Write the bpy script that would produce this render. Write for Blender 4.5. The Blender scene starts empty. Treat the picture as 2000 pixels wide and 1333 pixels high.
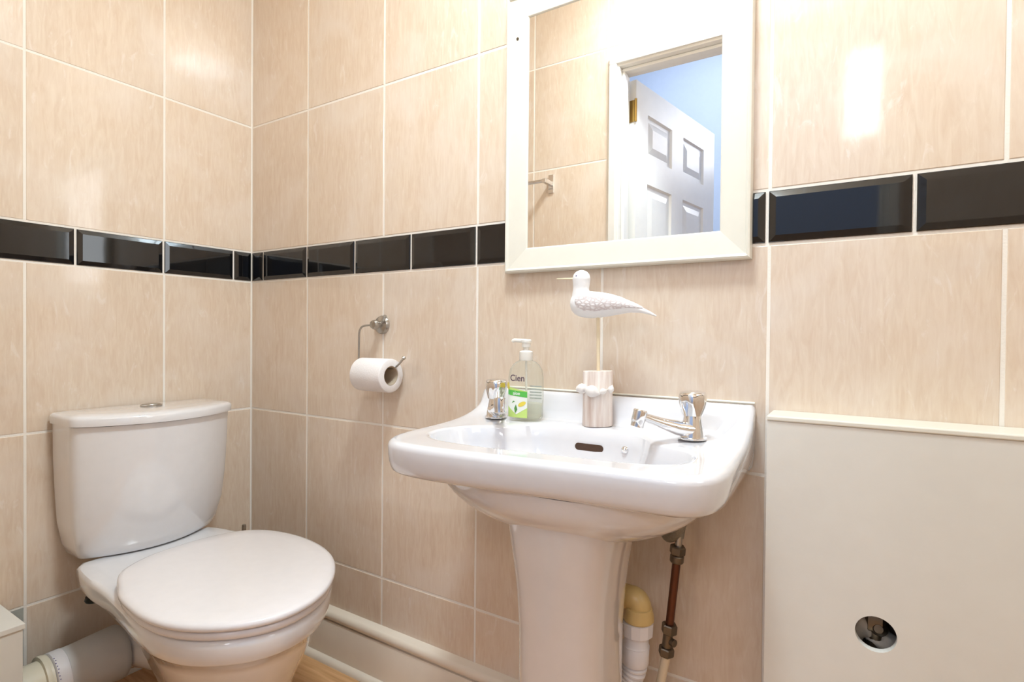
import bpy, bmesh, math, random
from mathutils import Vector, Matrix
random.seed(7)
scn = bpy.context.scene
COL = scn.collection
PI = math.pi

# ------------------------------------------------------------------ camera, world, lights, exposure
CAM = Vector((1.6105661, -1.02685471, 0.90040301))
YAW, PITCH, ROLL, FPX = 0.56257879, -0.01143603, 0.00858832, 1078.523
cd = bpy.data.cameras.new('camera'); cam = bpy.data.objects.new('camera', cd); COL.objects.link(cam)
cd.sensor_width = 36; cd.lens = FPX / 2000 * 36; cd.clip_start = 0.01
fw = Vector((-math.sin(YAW)*math.cos(PITCH), math.cos(YAW)*math.cos(PITCH), math.sin(PITCH)))
r0 = Vector((math.cos(YAW), math.sin(YAW), 0)); u0 = r0.cross(fw)
rr = math.cos(ROLL)*r0 + math.sin(ROLL)*u0; uu = -math.sin(ROLL)*r0 + math.cos(ROLL)*u0
cam.matrix_world = Matrix(((rr.x, uu.x, -fw.x, CAM.x), (rr.y, uu.y, -fw.y, CAM.y), (rr.z, uu.z, -fw.z, CAM.z), (0, 0, 0, 1)))
scn.camera = cam
scn.view_settings.view_transform = 'Standard'; scn.view_settings.look = 'None'
scn.view_settings.gamma = 1; scn.view_settings.use_curve_mapping = False
scn.view_settings.exposure = 0.18
w = bpy.data.worlds.new('world'); scn.world = w; w.use_nodes = True
w.node_tree.nodes['Background'].inputs[0].default_value = (0.62, 0.78, 1.0, 1)
w.node_tree.nodes['Background'].inputs[1].default_value = 1.5

def area(name, loc, rot, sx, sy, power, color, spread=180):
    l = bpy.data.lights.new(name, 'AREA'); l.shape = 'RECTANGLE'; l.size = sx; l.size_y = sy
    l.energy = power; l.color = color; l.spread = math.radians(spread)
    o = bpy.data.objects.new(name, l); COL.objects.link(o); o.location = loc; o.rotation_euler = rot
    return o
# daylight outside the hall window (faces +y, into the hall and through the doorway)
area('hall_daylight', (1.85, -3.16, 2.42), (PI/2, 0, 0), 0.8, 0.62, 18, (0.95, 0.95, 1.0))
# unseen fill light added under the hall ceiling to brighten the hall
area('hall_fill_light', (0.9, -2.0, 3.1), (0, 0, 0), 0.9, 0.9, 23, (0.94, 0.96, 1.0))
# warm bulb light of the bathroom's ceiling lamp
pl = bpy.data.lights.new('ceiling_bulb_light', 'AREA'); pl.shape = 'DISK'; pl.size = 0.26; pl.energy = 16.5; pl.color = (0.70, 0.88, 1.0)
po = bpy.data.objects.new('ceiling_bulb_light', pl); COL.objects.link(po); po.location = (1.24, -0.52, 2.255)

# ------------------------------------------------------------------ materials
def mat(name, color, rough=0.5, metal=0.0, coat=0.0, ior=1.5, bump=0.0, bscale=40.0, spec=None):
    m = bpy.data.materials.new(name); m.use_nodes = True
    nt = m.node_tree; b = nt.nodes['Principled BSDF']
    b.inputs['Base Color'].default_value = (*color, 1); b.inputs['Roughness'].default_value = rough
    b.inputs['Metallic'].default_value = metal; b.inputs['Coat Weight'].default_value = coat
    b.inputs['Coat Roughness'].default_value = 0.03
    b.inputs['IOR'].default_value = ior
    if spec is not None: b.inputs['Specular IOR Level'].default_value = spec
    tc = nt.nodes.new('ShaderNodeTexCoord'); no = nt.nodes.new('ShaderNodeTexNoise')
    no.inputs['Scale'].default_value = bscale; no.inputs['Detail'].default_value = 3
    nt.links.new(tc.outputs['Object'], no.inputs['Vector'])
    mx = nt.nodes.new('ShaderNodeMix'); mx.data_type = 'RGBA'; mx.blend_type = 'MULTIPLY'
    mx.inputs[0].default_value = 0.06; mx.inputs[6].default_value = (*color, 1)
    nt.links.new(no.outputs['Fac'], mx.inputs[7]); nt.links.new(mx.outputs[2], b.inputs['Base Color'])
    if bump:
        bn = nt.nodes.new('ShaderNodeBump'); bn.inputs['Strength'].default_value = bump; bn.inputs['Distance'].default_value = 0.002
        nt.links.new(no.outputs['Fac'], bn.inputs['Height']); nt.links.new(bn.outputs['Normal'], b.inputs['Normal'])
    return m
def srgb(r, g, b):
    f = lambda c: (c/255/12.92) if c/255 <= 0.04045 else ((c/255+0.055)/1.055)**2.4
    return (f(r), f(g), f(b))

def tile_material():
    m = bpy.data.materials.new('beige_tile'); m.use_nodes = True
    nt = m.node_tree; N = nt.nodes; L = nt.links; b = N['Principled BSDF']
    tc = N.new('ShaderNodeTexCoord'); oi = N.new('ShaderNodeObjectInfo')
    mul = N.new('ShaderNodeVectorMath'); mul.operation = 'SCALE'; mul.inputs['Scale'].default_value = 37.0
    comb = N.new('ShaderNodeCombineXYZ')
    for k in range(3): L.new(oi.outputs['Random'], comb.inputs[k])
    L.new(comb.outputs[0], mul.inputs[0])
    add = N.new('ShaderNodeVectorMath'); L.new(tc.outputs['Object'], add.inputs[0]); L.new(mul.outputs[0], add.inputs[1])
    # stretched fine grain running up the tile
    mp = N.new('ShaderNodeMapping'); mp.inputs['Scale'].default_value = (60, 60, 9); mp.inputs['Rotation'].default_value = (0, 0.12, 0); L.new(add.outputs[0], mp.inputs[0])
    n1 = N.new('ShaderNodeTexNoise'); n1.inputs['Scale'].default_value = 1.6; n1.inputs['Detail'].default_value = 6; n1.inputs['Roughness'].default_value = 0.6; n1.inputs['Distortion'].default_value = 1.2
    L.new(mp.outputs[0], n1.inputs['Vector'])
    r1 = N.new('ShaderNodeValToRGB'); r1.color_ramp.elements[0].position = 0.3; r1.color_ramp.elements[1].position = 0.72
    r1.color_ramp.elements[0].color = (*srgb(222, 198, 175), 1); r1.color_ramp.elements[1].color = (*srgb(234, 216, 196), 1)
    L.new(n1.outputs['Fac'], r1.inputs['Fac'])
    # pale clouded patches
    n2 = N.new('ShaderNodeTexNoise'); n2.inputs['Scale'].default_value = 7; n2.inputs['Detail'].default_value = 5; n2.inputs['Distortion'].default_value = 0.6
    L.new(add.outputs[0], n2.inputs['Vector'])
    r2 = N.new('ShaderNodeValToRGB'); r2.color_ramp.elements[0].position = 0.45; r2.color_ramp.elements[1].position = 0.75
    L.new(n2.outputs['Fac'], r2.inputs['Fac'])
    m1 = N.new('ShaderNodeMix'); m1.data_type = 'RGBA'; m1.inputs[7].default_value = (*srgb(238, 224, 211), 1)
    s = N.new('ShaderNodeMath'); s.operation = 'MULTIPLY'; s.inputs[1].default_value = 0.6; L.new(r2.outputs['Color'], s.inputs[0]); L.new(s.outputs[0], m1.inputs[0]); L.new(r1.outputs['Color'], m1.inputs[6])
    # thin chalky veins
    mp3 = N.new('ShaderNodeMapping'); mp3.inputs['Scale'].default_value = (22, 22, 7); mp3.inputs['Rotation'].default_value = (0, -0.35, 0); L.new(add.outputs[0], mp3.inputs[0])
    n3 = N.new('ShaderNodeTexNoise'); n3.inputs['Scale'].default_value = 1.3; n3.inputs['Detail'].default_value = 8; n3.inputs['Roughness'].default_value = 0.65; n3.inputs['Distortion'].default_value = 2.0
    L.new(mp3.outputs[0], n3.inputs['Vector'])
    r3 = N.new('ShaderNodeValToRGB'); e = r3.color_ramp.elements; e[0].position = 0.60; e[0].color = (0, 0, 0, 1); e[1].position = 0.68; e[1].color = (1, 1, 1, 1)
    L.new(n3.outputs['Fac'], r3.inputs['Fac'])
    m2 = N.new('ShaderNodeMix'); m2.data_type = 'RGBA'; m2.inputs[7].default_value = (*srgb(245, 234, 226), 1)
    s3 = N.new('ShaderNodeMath'); s3.operation = 'MULTIPLY'; s3.inputs[1].default_value = 0.4; L.new(r3.outputs['Color'], s3.inputs[0]); L.new(s3.outputs[0], m2.inputs[0]); L.new(m1.outputs[2], m2.inputs[6])
    # small tone change per tile
    hs = N.new('ShaderNodeHueSaturation'); mr = N.new('ShaderNodeMapRange'); mr.inputs['To Min'].default_value = 0.96; mr.inputs['To Max'].default_value = 1.03
    L.new(oi.outputs['Random'], mr.inputs['Value']); L.new(mr.outputs[0], hs.inputs['Value']); L.new(m2.outputs[2], hs.inputs['Color'])
    L.new(hs.outputs[0], b.inputs['Base Color'])
    b.inputs['Roughness'].default_value = 0.30; b.inputs['Coat Weight'].default_value = 0.75; b.inputs['Coat Roughness'].default_value = 0.07; b.inputs['Coat IOR'].default_value = 1.55
    n4 = N.new('ShaderNodeTexNoise'); n4.inputs['Scale'].default_value = 3.5; n4.inputs['Detail'].default_value = 1; L.new(add.outputs[0], n4.inputs['Vector'])
    bp = N.new('ShaderNodeBump'); bp.inputs['Strength'].default_value = 0.25; bp.inputs['Distance'].default_value = 0.004; L.new(n4.outputs['Fac'], bp.inputs['Height'])
    bp2 = N.new('ShaderNodeBump'); bp2.inputs['Strength'].default_value = 0.05; bp2.inputs['Distance'].default_value = 0.001; L.new(n1.outputs['Fac'], bp2.inputs['Height']); L.new(bp.outputs[0], bp2.inputs['Normal'])
    L.new(bp2.outputs[0], b.inputs['Normal']); L.new(bp.outputs[0], b.inputs['Coat Normal'])
    return m
M = {}
M['tile'] = tile_material()
M['black'] = mat('black_gloss_tile', (0.006, 0.006, 0.007), 0.05, ior=1.6, bump=0.12, bscale=6)
M['grout'] = mat('cream_grout', srgb(250, 242, 232), 0.85, bump=0.3, bscale=300)
M['plaster'] = mat('grey_plaster', srgb(176, 176, 168), 0.9, bump=0.6, bscale=60)
M['ceiling'] = mat('ceiling_paint', srgb(246, 240, 230), 0.8)
M['hall'] = mat('hall_blue_paint', srgb(208, 224, 246), 0.75)
M['wood_paint'] = mat('cream_gloss_paint', srgb(240, 226, 208), 0.28, coat=0.3, bump=0.15, bscale=25)
M['panel'] = mat('cream_panel_paint', srgb(232, 228, 220), 0.42, bump=0.25, bscale=30)
M['mirror_frame'] = mat('white_frame_paint', srgb(236, 231, 218), 0.3, coat=0.2)
M['white_door'] = mat('white_door_paint', srgb(240, 236, 230), 0.35, bump=0.05)
M['china'] = mat('white_china', srgb(242, 239, 240), 0.10, coat=0.9, ior=1.5)
M['basin_china_dimmed'] = mat('basin_china_dimmed', srgb(226, 223, 225), 0.10, coat=0.9, ior=1.5)  # same white china darkened to offset the strong lamp light on the basin
M['china_shaded'] = mat('pedestal_china_shaded', srgb(221, 210, 203), 0.10, coat=0.9)  # pedestal china darkened, the basin's shade put into the colour
M['seat'] = mat('seat_plastic', srgb(246, 240, 240), 0.2, coat=0.3)
M['chrome'] = mat('chrome', (0.88, 0.88, 0.89), 0.07, 1.0)
M['steel'] = mat('brushed_steel', (0.5, 0.48, 0.45), 0.28, 1.0)
M['mirror'] = mat('mirror_silver', (0.97, 0.975, 0.97), 0.0, 1.0)
M['brass'] = mat('brass', srgb(196, 160, 90), 0.3, 1.0)
M['old_brass'] = mat('dull_plated_brass', srgb(120, 108, 92), 0.38, 0.9, bump=0.3, bscale=90)
M['copper'] = mat('aged_copper', srgb(104, 64, 46), 0.36, 0.75, bump=0.2, bscale=70)
M['braid'] = mat('braided_hose', (0.30, 0.28, 0.24), 0.42, 0.8, bump=1.0, bscale=500)
M['cream_pipe'] = mat('cream_pipe_paint', srgb(226, 206, 176), 0.4, bump=0.2)
M['amber'] = mat('yellowed_plastic', srgb(214, 182, 120), 0.35)
M['white_plastic'] = mat('white_plastic', srgb(232, 226, 226), 0.35)
M['grey_plastic'] = mat('greyed_white_plastic', srgb(208, 206, 204), 0.4, bump=0.3, bscale=15)
M['old_plastic'] = mat('yellow_tinged_plastic', srgb(228, 218, 196), 0.42, bump=0.3, bscale=15)
M['dark'] = mat('dark_cavity', (0.02, 0.014, 0.01), 0.6)
M['overflow_fill'] = mat('brown_overflow', srgb(74, 48, 30), 0.5, bump=0.8, bscale=120)  # dark brown fill of the overflow slot
M['rubber'] = mat('black_rubber', (0.012, 0.016, 0.014), 0.4)
M['paper'] = mat('toilet_paper', srgb(246, 240, 238), 0.95, bump=0.35, bscale=220)
M['card'] = mat('cardboard', srgb(196, 176, 152), 0.9)
M['seal'] = mat('silicone_seal', srgb(250, 245, 230), 0.5, bump=0.4, bscale=90)
M['bird_white'] = mat('distressed_white_wood', srgb(246, 243, 242), 0.7, bump=0.3, bscale=120)
M['rod'] = mat('pale_wood_rod', srgb(236, 216, 182), 0.6)
M['shell'] = mat('white_shell', srgb(240, 232, 226), 0.5, bump=0.4, bscale=150)
M['cord'] = mat('string', srgb(226, 216, 204), 0.9)
M['pump'] = mat('pump_plastic', srgb(240, 234, 224), 0.35)
M['ink'] = mat('dark_ink', srgb(92, 72, 90), 0.5)
M['lime'] = mat('lime_label', srgb(206, 232, 130), 0.4)
M['green'] = mat('green_label', srgb(96, 196, 84), 0.4)
M['yellow'] = mat('yellow_print', srgb(238, 214, 84), 0.4)
M['leaf'] = mat('leaf_print', srgb(92, 150, 72), 0.4)
M['white_print'] = mat('white_print', srgb(244, 246, 238), 0.4)
M['grey_print'] = mat('grey_print', srgb(196, 200, 200), 0.4)
M['lagging'] = mat('dusty_lagging', srgb(176, 168, 158), 0.95, bump=1.0, bscale=60)
M['dots'] = mat('stamp_ink', srgb(104, 92, 140), 0.6)

def wood_floor():
    m = bpy.data.materials.new('oak_laminate'); m.use_nodes = True
    nt = m.node_tree; N = nt.nodes; L = nt.links; b = N['Principled BSDF']
    tc = N.new('ShaderNodeTexCoord'); mp = N.new('ShaderNodeMapping'); mp.inputs['Scale'].default_value = (2.5, 40, 40)
    L.new(tc.outputs['Object'], mp.inputs[0]); n = N.new('ShaderNodeTexNoise'); n.inputs['Scale'].default_value = 2; n.inputs['Detail'].default_value = 6; n.inputs['Distortion'].default_value = 0.6
    L.new(mp.outputs[0], n.inputs['Vector']); r = N.new('ShaderNodeValToRGB')
    r.color_ramp.elements[0].color = (*srgb(196, 142, 92), 1); r.color_ramp.elements[1].color = (*srgb(232, 186, 136), 1)
    r.color_ramp.elements[0].position = 0.3; r.color_ramp.elements[1].position = 0.7
    L.new(n.outputs['Fac'], r.inputs['Fac']); L.new(r.outputs[0], b.inputs['Base Color']); b.inputs['Roughness'].default_value = 0.32
    return m
M['oak'] = wood_floor()
def feather_mat(name, c1, c2):
    m = bpy.data.materials.new(name); m.use_nodes = True
    nt = m.node_tree; N = nt.nodes; L = nt.links; b = N['Principled BSDF']
    tc = N.new('ShaderNodeTexCoord'); mp = N.new('ShaderNodeMapping'); mp.inputs['Scale'].default_value = (1, 1, 1.8); L.new(tc.outputs['Object'], mp.inputs[0])
    v = N.new('ShaderNodeTexVoronoi'); v.inputs['Scale'].default_value = 110; v.feature = 'DISTANCE_TO_EDGE'; L.new(mp.outputs[0], v.inputs['Vector'])
    r = N.new('ShaderNodeValToRGB'); r.color_ramp.elements[0].color = (*c1, 1); r.color_ramp.elements[1].color = (*c2, 1); r.color_ramp.elements[1].position = 0.28
    L.new(v.outputs['Distance'], r.inputs['Fac']); L.new(r.outputs[0], b.inputs['Base Color']); b.inputs['Roughness'].default_value = 0.7
    bp = N.new('ShaderNodeBump'); bp.inputs['Strength'].default_value = 0.6; bp.inputs['Distance'].default_value = 0.002; L.new(v.outputs['Distance'], bp.inputs['Height']); L.new(bp.outputs[0], b.inputs['Normal'])
    return m
M['feather'] = feather_mat('carved_wing', srgb(206, 192, 190), srgb(243, 238, 238))
def block_mat():
    m = bpy.data.materials.new('whitewashed_driftwood'); m.use_nodes = True
    nt = m.node_tree; N = nt.nodes; L = nt.links; b = N['Principled BSDF']
    tc = N.new('ShaderNodeTexCoord'); mp = N.new('ShaderNodeMapping'); mp.inputs['Scale'].default_value = (90, 90, 9); L.new(tc.outputs['Object'], mp.inputs[0])
    n = N.new('ShaderNodeTexNoise'); n.inputs['Scale'].default_value = 1; n.inputs['Detail'].default_value = 6; L.new(mp.outputs[0], n.inputs['Vector'])
    r = N.new('ShaderNodeValToRGB'); r.color_ramp.elements[0].color = (*srgb(212, 188, 174), 1); r.color_ramp.elements[1].color = (*srgb(248, 238, 230), 1)
    r.color_ramp.elements[0].position = 0.32; r.color_ramp.elements[1].position = 0.66
    L.new(n.outputs['Fac'], r.inputs['Fac']); L.new(r.outputs[0], b.inputs['Base Color']); b.inputs['Roughness'].default_value = 0.8
    bp = N.new('ShaderNodeBump'); bp.inputs['Strength'].default_value = 0.5; bp.inputs['Distance'].default_value = 0.001; L.new(n.outputs['Fac'], bp.inputs['Height']); L.new(bp.outputs[0], b.inputs['Normal'])
    return m
M['block'] = block_mat()
def clear_mat(name, tint, amount):
    m = bpy.data.materials.new(name); m.use_nodes = True
    nt = m.node_tree; N = nt.nodes; L = nt.links; N.remove(N['Principled BSDF']); out = N['Material Output']
    t = N.new('ShaderNodeBsdfTransparent'); t.inputs[0].default_value = (*tint, 1)
    g = N.new('ShaderNodeBsdfGlossy'); g.inputs['Roughness'].default_value = 0.04
    lw = N.new('ShaderNodeLayerWeight'); lw.inputs[0].default_value = 0.12; f = N.new('ShaderNodeMath'); f.operation = 'MULTIPLY'; f.inputs[1].default_value = 0.45; L.new(lw.outputs['Fresnel'], f.inputs[0])
    d = N.new('ShaderNodeBsdfDiffuse'); d.inputs[0].default_value = (*srgb(240, 238, 226), 1)
    m0 = N.new('ShaderNodeMixShader'); m0.inputs[0].default_value = amount
    L.new(t.outputs[0], m0.inputs[1]); L.new(d.outputs[0], m0.inputs[2])
    m1 = N.new('ShaderNodeMixShader'); L.new(f.outputs[0], m1.inputs[0]); L.new(m0.outputs[0], m1.inputs[1]); L.new(g.outputs[0], m1.inputs[2])
    L.new(m1.outputs[0], out.inputs[0]); return m
M['clear'] = clear_mat('clear_plastic', (0.95, 0.96, 0.94), 0.10)
M['liquid'] = clear_mat('soap_liquid', (0.97, 0.97, 0.90), 0.22)
def lamp_mat():
    m = bpy.data.materials.new('lit_opal_glass'); m.use_nodes = True
    b = m.node_tree.nodes['Principled BSDF']; b.inputs['Base Color'].default_value = (0.9, 0.85, 0.75, 1)
    b.inputs['Emission Color'].default_value = (1.0, 0.95, 0.80, 1); b.inputs['Emission Strength'].default_value = 15.0
    return m
M['lamp'] = lamp_mat()
M['frosted'] = mat('glowing_fill_glass', srgb(235, 240, 245), 0.5)
_b = M['frosted'].node_tree.nodes['Principled BSDF']; _b.inputs['Emission Color'].default_value = (0.90, 0.95, 1.0, 1); _b.inputs['Emission Strength'].default_value = 3.5  # pane glows by itself, added as fill from the right

# ------------------------------------------------------------------ mesh helpers
def link(name, me, m=None, parent=None, smooth=False, loc=None, rz=0):
    o = bpy.data.objects.new(name, me); COL.objects.link(o)
    if m is not None and not me.materials: me.materials.append(m)
    if smooth:
        for p in me.polygons: p.use_smooth = True
    if parent: o.parent = parent
    if loc is not None: o.location = loc
    if rz: o.rotation_euler = (0, 0, rz)
    return o
def mesh(name, V, F):
    me = bpy.data.meshes.new(name); me.from_pydata([tuple(v) for v in V], [], F)
    bm = bmesh.new(); bm.from_mesh(me); bmesh.ops.recalc_face_normals(bm, faces=bm.faces); bm.to_mesh(me); bm.free()
    return me
def empty(name, loc, label=None, cat=None, group=None, rz=0, kind=None):
    o = bpy.data.objects.new(name, None); COL.objects.link(o); o.location = loc; o.rotation_euler = (0, 0, rz)
    o.empty_display_size = 0.05
    tag(o, label, cat, group, kind); return o
def tag(o, label=None, cat=None, group=None, kind=None):
    if label: o['label'] = label
    if cat: o['category'] = cat
    if group: o['group'] = group
    if kind: o['kind'] = kind
    return o
def box(name, lo, hi, m, parent=None, bev=0.0, seg=2):
    x0, y0, z0 = lo; x1, y1, z1 = hi
    bm = bmesh.new(); bmesh.ops.create_cube(bm, size=1)
    for v in bm.verts:
        v.co = Vector(((x0+x1)/2 + v.co.x*(x1-x0), (y0+y1)/2 + v.co.y*(y1-y0), (z0+z1)/2 + v.co.z*(z1-z0)))
    if bev: bmesh.ops.bevel(bm, geom=bm.edges[:], offset=bev, segments=seg, profile=0.5, affect='EDGES')
    me = bpy.data.meshes.new(name); bm.to_mesh(me); bm.free()
    return link(name, me, m, parent)
def autosmooth(o, ang=35):
    me = o.data
    for p in me.polygons: p.use_smooth = True
    me.set_sharp_from_angle(angle=math.radians(ang)); return o
def loft(name, rings, m, parent=None, cap0=True, cap1=True, smooth=True, sharp=40, closed=False):
    n = len(rings[0]); V = [p for r in rings for p in r]; F = []
    R = len(rings)
    for i in range(R if closed else R-1):
        a = i*n; b2 = ((i+1) % R)*n
        for j in range(n): F.append((a+j, a+(j+1) % n, b2+(j+1) % n, b2+j))
    if cap0 and not closed: F.append(tuple(range(n))[::-1])
    if cap1 and not closed: F.append(tuple(range((R-1)*n, R*n)))
    o = link(name, mesh(name, V, F), m, parent)
    if smooth: autosmooth(o, sharp)
    return o
def frames(P, closed=False):
    P = [Vector(p) for p in P]; T = []
    for i in range(len(P)):
        a = P[max(i-1, 0)]; b = P[min(i+1, len(P)-1)]; T.append((b-a).normalized())
    up = Vector((0, 0, 1)) if abs(T[0].z) < 0.9 else Vector((1, 0, 0))
    N0 = (up - T[0]*up.dot(T[0])).normalized(); out = []
    for t in T:
        N0 = (N0 - t*N0.dot(t)).normalized(); out.append((N0, t.cross(N0)))
    return P, out
def tube(name, P, r, m, parent=None, n=16, sharp=40):
    P, fr = frames(P); rings = []
    for i, (p, (a, b)) in enumerate(zip(P, fr)):
        rad = r[i] if isinstance(r, (list, tuple)) else r
        rings.append([p + rad*(math.cos(2*PI*k/n)*a + math.sin(2*PI*k/n)*b) for k in range(n)])
    return loft(name, rings, m, parent, sharp=sharp)
def arc_path(P, rad=0.01, seg=6):
    """polyline with rounded corners"""
    P = [Vector(p) for p in P]; out = [P[0]]
    for i in range(1, len(P)-1):
        a = (P[i-1]-P[i]); b = (P[i+1]-P[i]); r = min(rad, a.length*0.49, b.length*0.49)
        p0 = P[i]+a.normalized()*r; p1 = P[i]+b.normalized()*r
        for k in range(seg+1):
            t = k/seg; out.append((1-t)**2*p0 + 2*t*(1-t)*P[i] + t*t*p1)
    out.append(P[-1]); return out
def lathe(name, prof, m, parent=None, origin=(0, 0, 0), axis=(0, 0, 1), n=32, lobes=0, amp=0.0, sharp=35):
    """prof: (radius, height[, lobe weight])"""
    ax = Vector(axis).normalized(); q = Vector((0, 0, 1)).rotation_difference(ax); o3 = Vector(origin); rings = []
    for e in prof:
        r, h = e[0], e[1]; lw = e[2] if len(e) > 2 else 0
        ring = []
        for k in range(n):
            th = 2*PI*k/n; rk = max(r, 1e-5)*(1 + amp*lw*math.cos(lobes*th))
            ring.append(o3 + q @ Vector((rk*math.cos(th), rk*math.sin(th), h)))
        rings.append(ring)
    return loft(name, rings, m, parent, sharp=sharp)
def superell(cx, cy, a, b, n, N, z, rot=0.0):
    out = []
    for k in range(N):
        t = 2*PI*k/N; c, s = math.cos(t), math.sin(t)
        x = a*math.copysign(abs(c)**(2/n), c); y = b*math.copysign(abs(s)**(2/n), s)
        out.append(Vector((cx + x*math.cos(rot)-y*math.sin(rot), cy + x*math.sin(rot)+y*math.cos(rot), z)))
    return out
def sstep(a, b, x):
    t = min(max((x-a)/(b-a), 0), 1); return t*t*(3-2*t)
def catmull(P, per=8, closed=True):
    P = [Vector(p) for p in P]; n = len(P); out = []
    for i in range(n if closed else n-1):
        if closed: p0, p1, p2, p3 = P[(i-1) % n], P[i], P[(i+1) % n], P[(i+2) % n]
        else: p0, p1, p2, p3 = P[max(i-1, 0)], P[i], P[i+1], P[min(i+2, n-1)]
        for k in range(per):
            t = k/per
            out.append(0.5*((2*p1) + (-p0+p2)*t + (2*p0-5*p1+4*p2-p3)*t*t + (-p0+3*p1-3*p2+p3)*t**3))
    if not closed: out.append(P[-1])
    return out
def polar(poly, c, N):
    """radius of closed 2D polygon from centre c at N angles"""
    out = []
    for k in range(N):
        th = 2*PI*k/N; d = Vector((math.cos(th), math.sin(th))); best = None
        for i in range(len(poly)):
            a = Vector(poly[i][:2])-c; b = Vector(poly[(i+1) % len(poly)][:2])-c; e = b-a
            den = d.x*e.y-d.y*e.x
            if abs(den) < 1e-12: continue
            t = (a.x*e.y-a.y*e.x)/den; s = (a.x*d.y-a.y*d.x)/den
            if t > 0 and -1e-9 <= s <= 1+1e-9 and (best is None or t > best): best = t
        out.append(best)
    return out
def remesh(o, voxel, smooth=4):
    md = o.modifiers.new('r', 'REMESH'); md.mode = 'VOXEL'; md.voxel_size = voxel
    ms = o.modifiers.new('s', 'SMOOTH'); ms.iterations = smooth; ms.factor = 0.5
    dg = bpy.context.evaluated_depsgraph_get(); dg.update()
    me = bpy.data.meshes.new_from_object(o.evaluated_get(dg)); old = o.data
    o.modifiers.clear(); mats = [m for m in old.materials]; o.data = me
    me.materials.clear()
    for m in mats: me.materials.append(m)
    for p in me.polygons: p.use_smooth = True
    return o
def join_raw(name, parts, m, parent=None):
    """several part meshes (objects) into ONE continuous body"""
    bm = bmesh.new()
    for p in parts:
        bm.from_mesh(p.data); me = p.data; bpy.data.objects.remove(p); bpy.data.meshes.remove(me)
    me = bpy.data.meshes.new(name); bm.to_mesh(me); bm.free()
    return link(name, me, m, parent)
def text(name, body, size, m, parent, fn, extr=0.0, bold=False):
    """lettering turned into a mesh; fn maps (x, y) of the lettering to a point"""
    cu = bpy.data.curves.new(name, 'FONT'); cu.body = body; cu.size = size; cu.align_x = 'CENTER'; cu.align_y = 'CENTER'
    if bold: cu.offset = size*0.015
    t = bpy.data.objects.new(name, cu); COL.objects.link(t)
    dg = bpy.context.evaluated_depsgraph_get(); dg.update()
    me = bpy.data.meshes.new_from_object(t.evaluated_get(dg)); bpy.data.objects.remove(t)
    for v in me.vertices: v.co = fn(v.co.x, v.co.y)
    me.materials.clear()
    return link(name, me, m, parent)

# ------------------------------------------------------------------ room shell
YF = -0.87          # inner face of the wall with the doorway
XR = 2.30           # right wall
ZC = 2.36           # ceiling
JL, JR, JT = 0.872, 1.662, 1.862   # clear doorway
box('floor', (-0.1, YF-0.1, -0.06), (XR+0.1, 0.1, -0.012), M['oak']); fl = bpy.data.objects['floor']; tag(fl, kind='structure')
k = 0
yy = -0.975
while yy < 0:
    xx = -0.6*((k*0.37) % 1) - 0.02
    while xx < XR:
        a, b = max(xx, 0), min(xx+1.2, XR)
        if b > a+0.01: box('plank', (a+0.0006, max(yy, -0.97)+0.0006, -0.012), (b-0.0006, min(yy+0.19, 0)-0.0006, 0.0), M['oak'], fl, 0.0008, 1)
        xx += 1.2
    yy += 0.19; k += 1
tag(box('ceiling', (-0.1, YF-0.1, ZC), (XR+0.1, 0.1, ZC+0.08), M['ceiling']), kind='structure')

G = 0.0056   # joint width
TCACHE = {}
def tile_mesh(wd, ht, black):
    key = (round(wd, 4), round(ht, 4), black)
    if key in TCACHE: return TCACHE[key]
    a, b = wd/2-G/2, ht/2-G/2
    if black: lay = [(0, 0.0012), (0, -0.0008), (0.0012, -0.0018), (min(0.011, a*0.6), -0.0046)]
    else: lay = [(0, 0.0012), (0, 0.0006), (0.0009, 0.0)]
    V = []; F = []
    for ins, y in lay:
        V += [(-a+ins, y, -b+ins), (a-ins, y, -b+ins), (a-ins, y, b-ins), (-a+ins, y, b-ins)]
    for i in range(len(lay)-1):
        for j in range(4): F.append((4*i+j, 4*i+(j+1) % 4, 4*i+4+(j+1) % 4, 4*i+4+j))
    q = 4*(len(lay)-1); F.append((q, q+1, q+2, q+3))
    me = mesh('border_tile' if black else 'tile', V, F); me.materials.append(M['black'] if black else M['tile'])
    TCACHE[key] = me; return me
ROWS = [(0.03, 0.268), (0.268, 0.664), (0.664, 1.058), (1.150, 1.538), (1.538, 1.937), (1.937, 2.337), (2.337, ZC)]
def tiled(parent, cols, bcols, place, rot, holes=(), rows=ROWS, skip=None):
    """cols/bcols: joint positions along the wall; place(s, z) -> world point on the face"""
    def put(s0, s1, z0, z1, black):
        for hx0, hx1, hz in holes:      # cut round the doorway
            if s1 > hx0 and s0 < hx1 and z0 < hz:
                if z1 > hz + 0.02: put_raw(max(s0, hx0), min(s1, hx1), hz, z1, black)
                if s0 < hx0-0.012: put_raw(s0, hx0, z0, z1, black)
                if s1 > hx1+0.012: put_raw(hx1, s1, z0, z1, black)
                return
        put_raw(s0, s1, z0, z1, black)
    def put_raw(s0, s1, z0, z1, black):
        if s1-s0 < 0.012 or z1-z0 < 0.012: return
        if skip and skip(s0, s1, z0, z1): return
        o = link('border_tile' if black else 'tile', tile_mesh(s1-s0, z1-z0, black), None, parent, loc=place((s0+s1)/2, (z0+z1)/2), rz=rot)
        if black: o['label'] = 'glossy black bevelled border tile'
    for z0, z1 in rows:
        for a, b in zip(cols[:-1], cols[1:]): put(a, b, z0, z1, False)
    for a, b in zip(bcols[:-1], bcols[1:]): put(a, b, 1.058, 1.150, True)
GR = 0.0009
wb = tag(box('wall_back', (-0.1, GR, -0.06), (XR+0.1, 0.1, ZC+0.08), M['grout']), kind='structure')
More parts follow.
